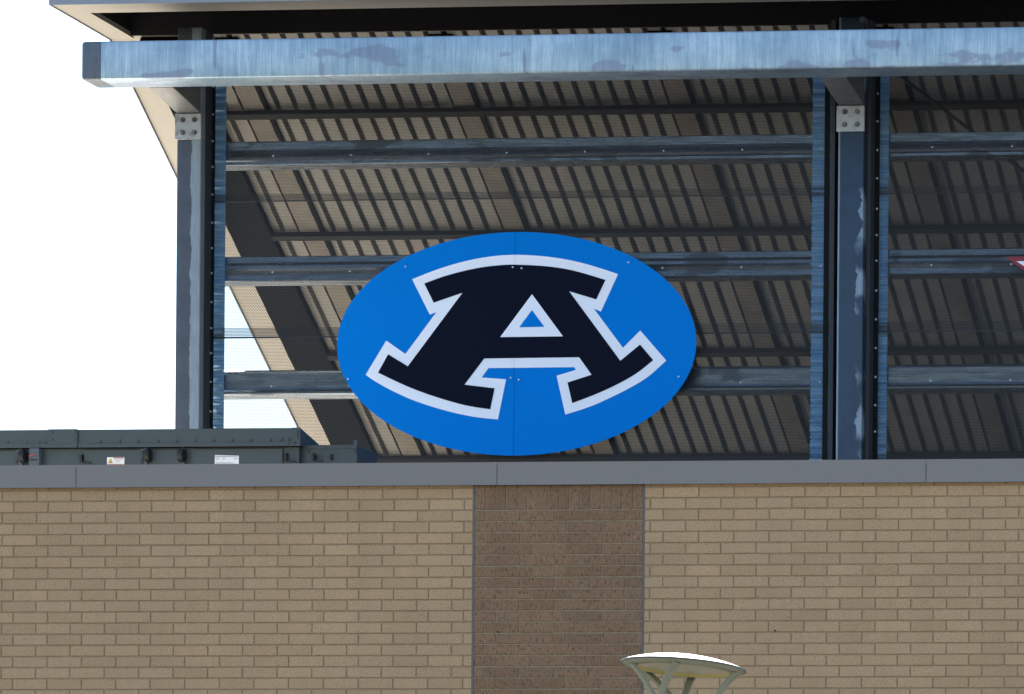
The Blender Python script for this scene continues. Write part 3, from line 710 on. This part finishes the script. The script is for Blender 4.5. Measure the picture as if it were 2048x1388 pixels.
P(lathe([(LR - 0.003, 0.0045), (LR + 0.002, 0.003), (LR + 0.002, -0.004), (LR - 0.006, -0.006)]).build('rim', M['lamp_rim'], lamp, smooth=True))
P(lathe([(LR - 0.006, -0.005), (LR - 0.03, -0.017), (LR * 0.79, -0.024), (LR * 0.775, -0.022)]).build('ring', M['lamp_paint'], lamp, smooth=True))
P(lathe([(LR * 0.776, -0.023), (LR * 0.772, -0.006), (LR * 0.76, -0.002)]).build('yellow_gasket', M['lamp_gasket'], lamp, smooth=True))
P(lathe([(LR * 0.762, -0.003), (LR * 0.4, 0.004), (0.003, 0.006)]).build('lens', M['lamp_lens'], lamp, smooth=True))
zh = zr - 0.42
def sweep(m, path, w0, w1, th):
    prev = None; n = len(path)
    for k, p in enumerate(path):
        d = (path[min(k + 1, n - 1)] - path[max(k - 1, 0)]).normalized(); rd = Vector((p.x - c0.x, p.y - YL, 0)).normalized()
        tn = rd.cross(Vector((0, 0, 1))); nn = d.cross(tn).normalized(); tn = nn.cross(d).normalized()
        w = (w0 + (w1 - w0) * k / (n - 1)) / 2
        b = len(m.v); m.v += [tuple(q) for q in (p - tn * w - nn * th, p + tn * w - nn * th, p + tn * w + nn * th, p - tn * w + nn * th)]
        if prev is not None:
            for i in range(4): m.f.append((prev + i, prev + (i + 1) % 4, b + (i + 1) % 4, b + i)); m.m.append(0)
        else: m.f.append((b, b + 1, b + 2, b + 3)); m.m.append(0)
        prev = b
    m.f.append((prev + 3, prev + 2, prev + 1, prev)); m.m.append(0)
def pt(ang, r, z):
    z += -(0.045 * r * math.cos(rad(ang)) + 0.045 * r * math.sin(rad(ang))) * (1 + z / 0.42)
    return Vector((c0.x + r * math.cos(rad(ang)), YL + r * math.sin(rad(ang)), zr + z))
def bez(a, b, c, n=12): return [a * (1 - t) ** 2 + b * 2 * t * (1 - t) + c * t * t for t in [k / n for k in range(n + 1)]]
for tines, st in (((-143, -80), -138), ((0, 16), 8), ((150, 98), 112)):
    J_ = pt(st, 0.155, -0.235); H = pt(st, 0.035, zh - zr - 0.02)
    for q in tines:
        m = MB(); sweep(m, bez(pt(q, LR * 0.88, -0.018), pt(q + (st - q) * 0.3, LR * 0.66, -0.085), J_), 0.048, 0.032, 0.011); P(m.build('arm', M['lamp_paint'], lamp, 0.003, 1))
    m = MB(); sweep(m, bez(J_, pt(st, 0.09, -0.35), H), 0.036, 0.034, 0.011); P(m.build('arm_stem', M['lamp_paint'], lamp, 0.003, 1))
m = MB(); m.cyl((c0.x, YL, zh - 0.12), (0, 0, 1), 0.06, 0.14, 20, r2=0.05); P(m.build('hub', M['lamp_paint'], lamp, smooth=True))
m = MB(); m.cyl((c0.x, YL, 0.06), (0, 0, 1), 0.075, zh - 0.18, 20, r2=0.055); P(m.build('pole', M['lamp_paint'], lamp, smooth=True))
m = MB(); m.cyl((c0.x, YL, 0.0), (0, 0, 1), 0.16, 0.06, 24, r2=0.14); P(m.build('base_plate', M['lamp_paint'], lamp, smooth=True))
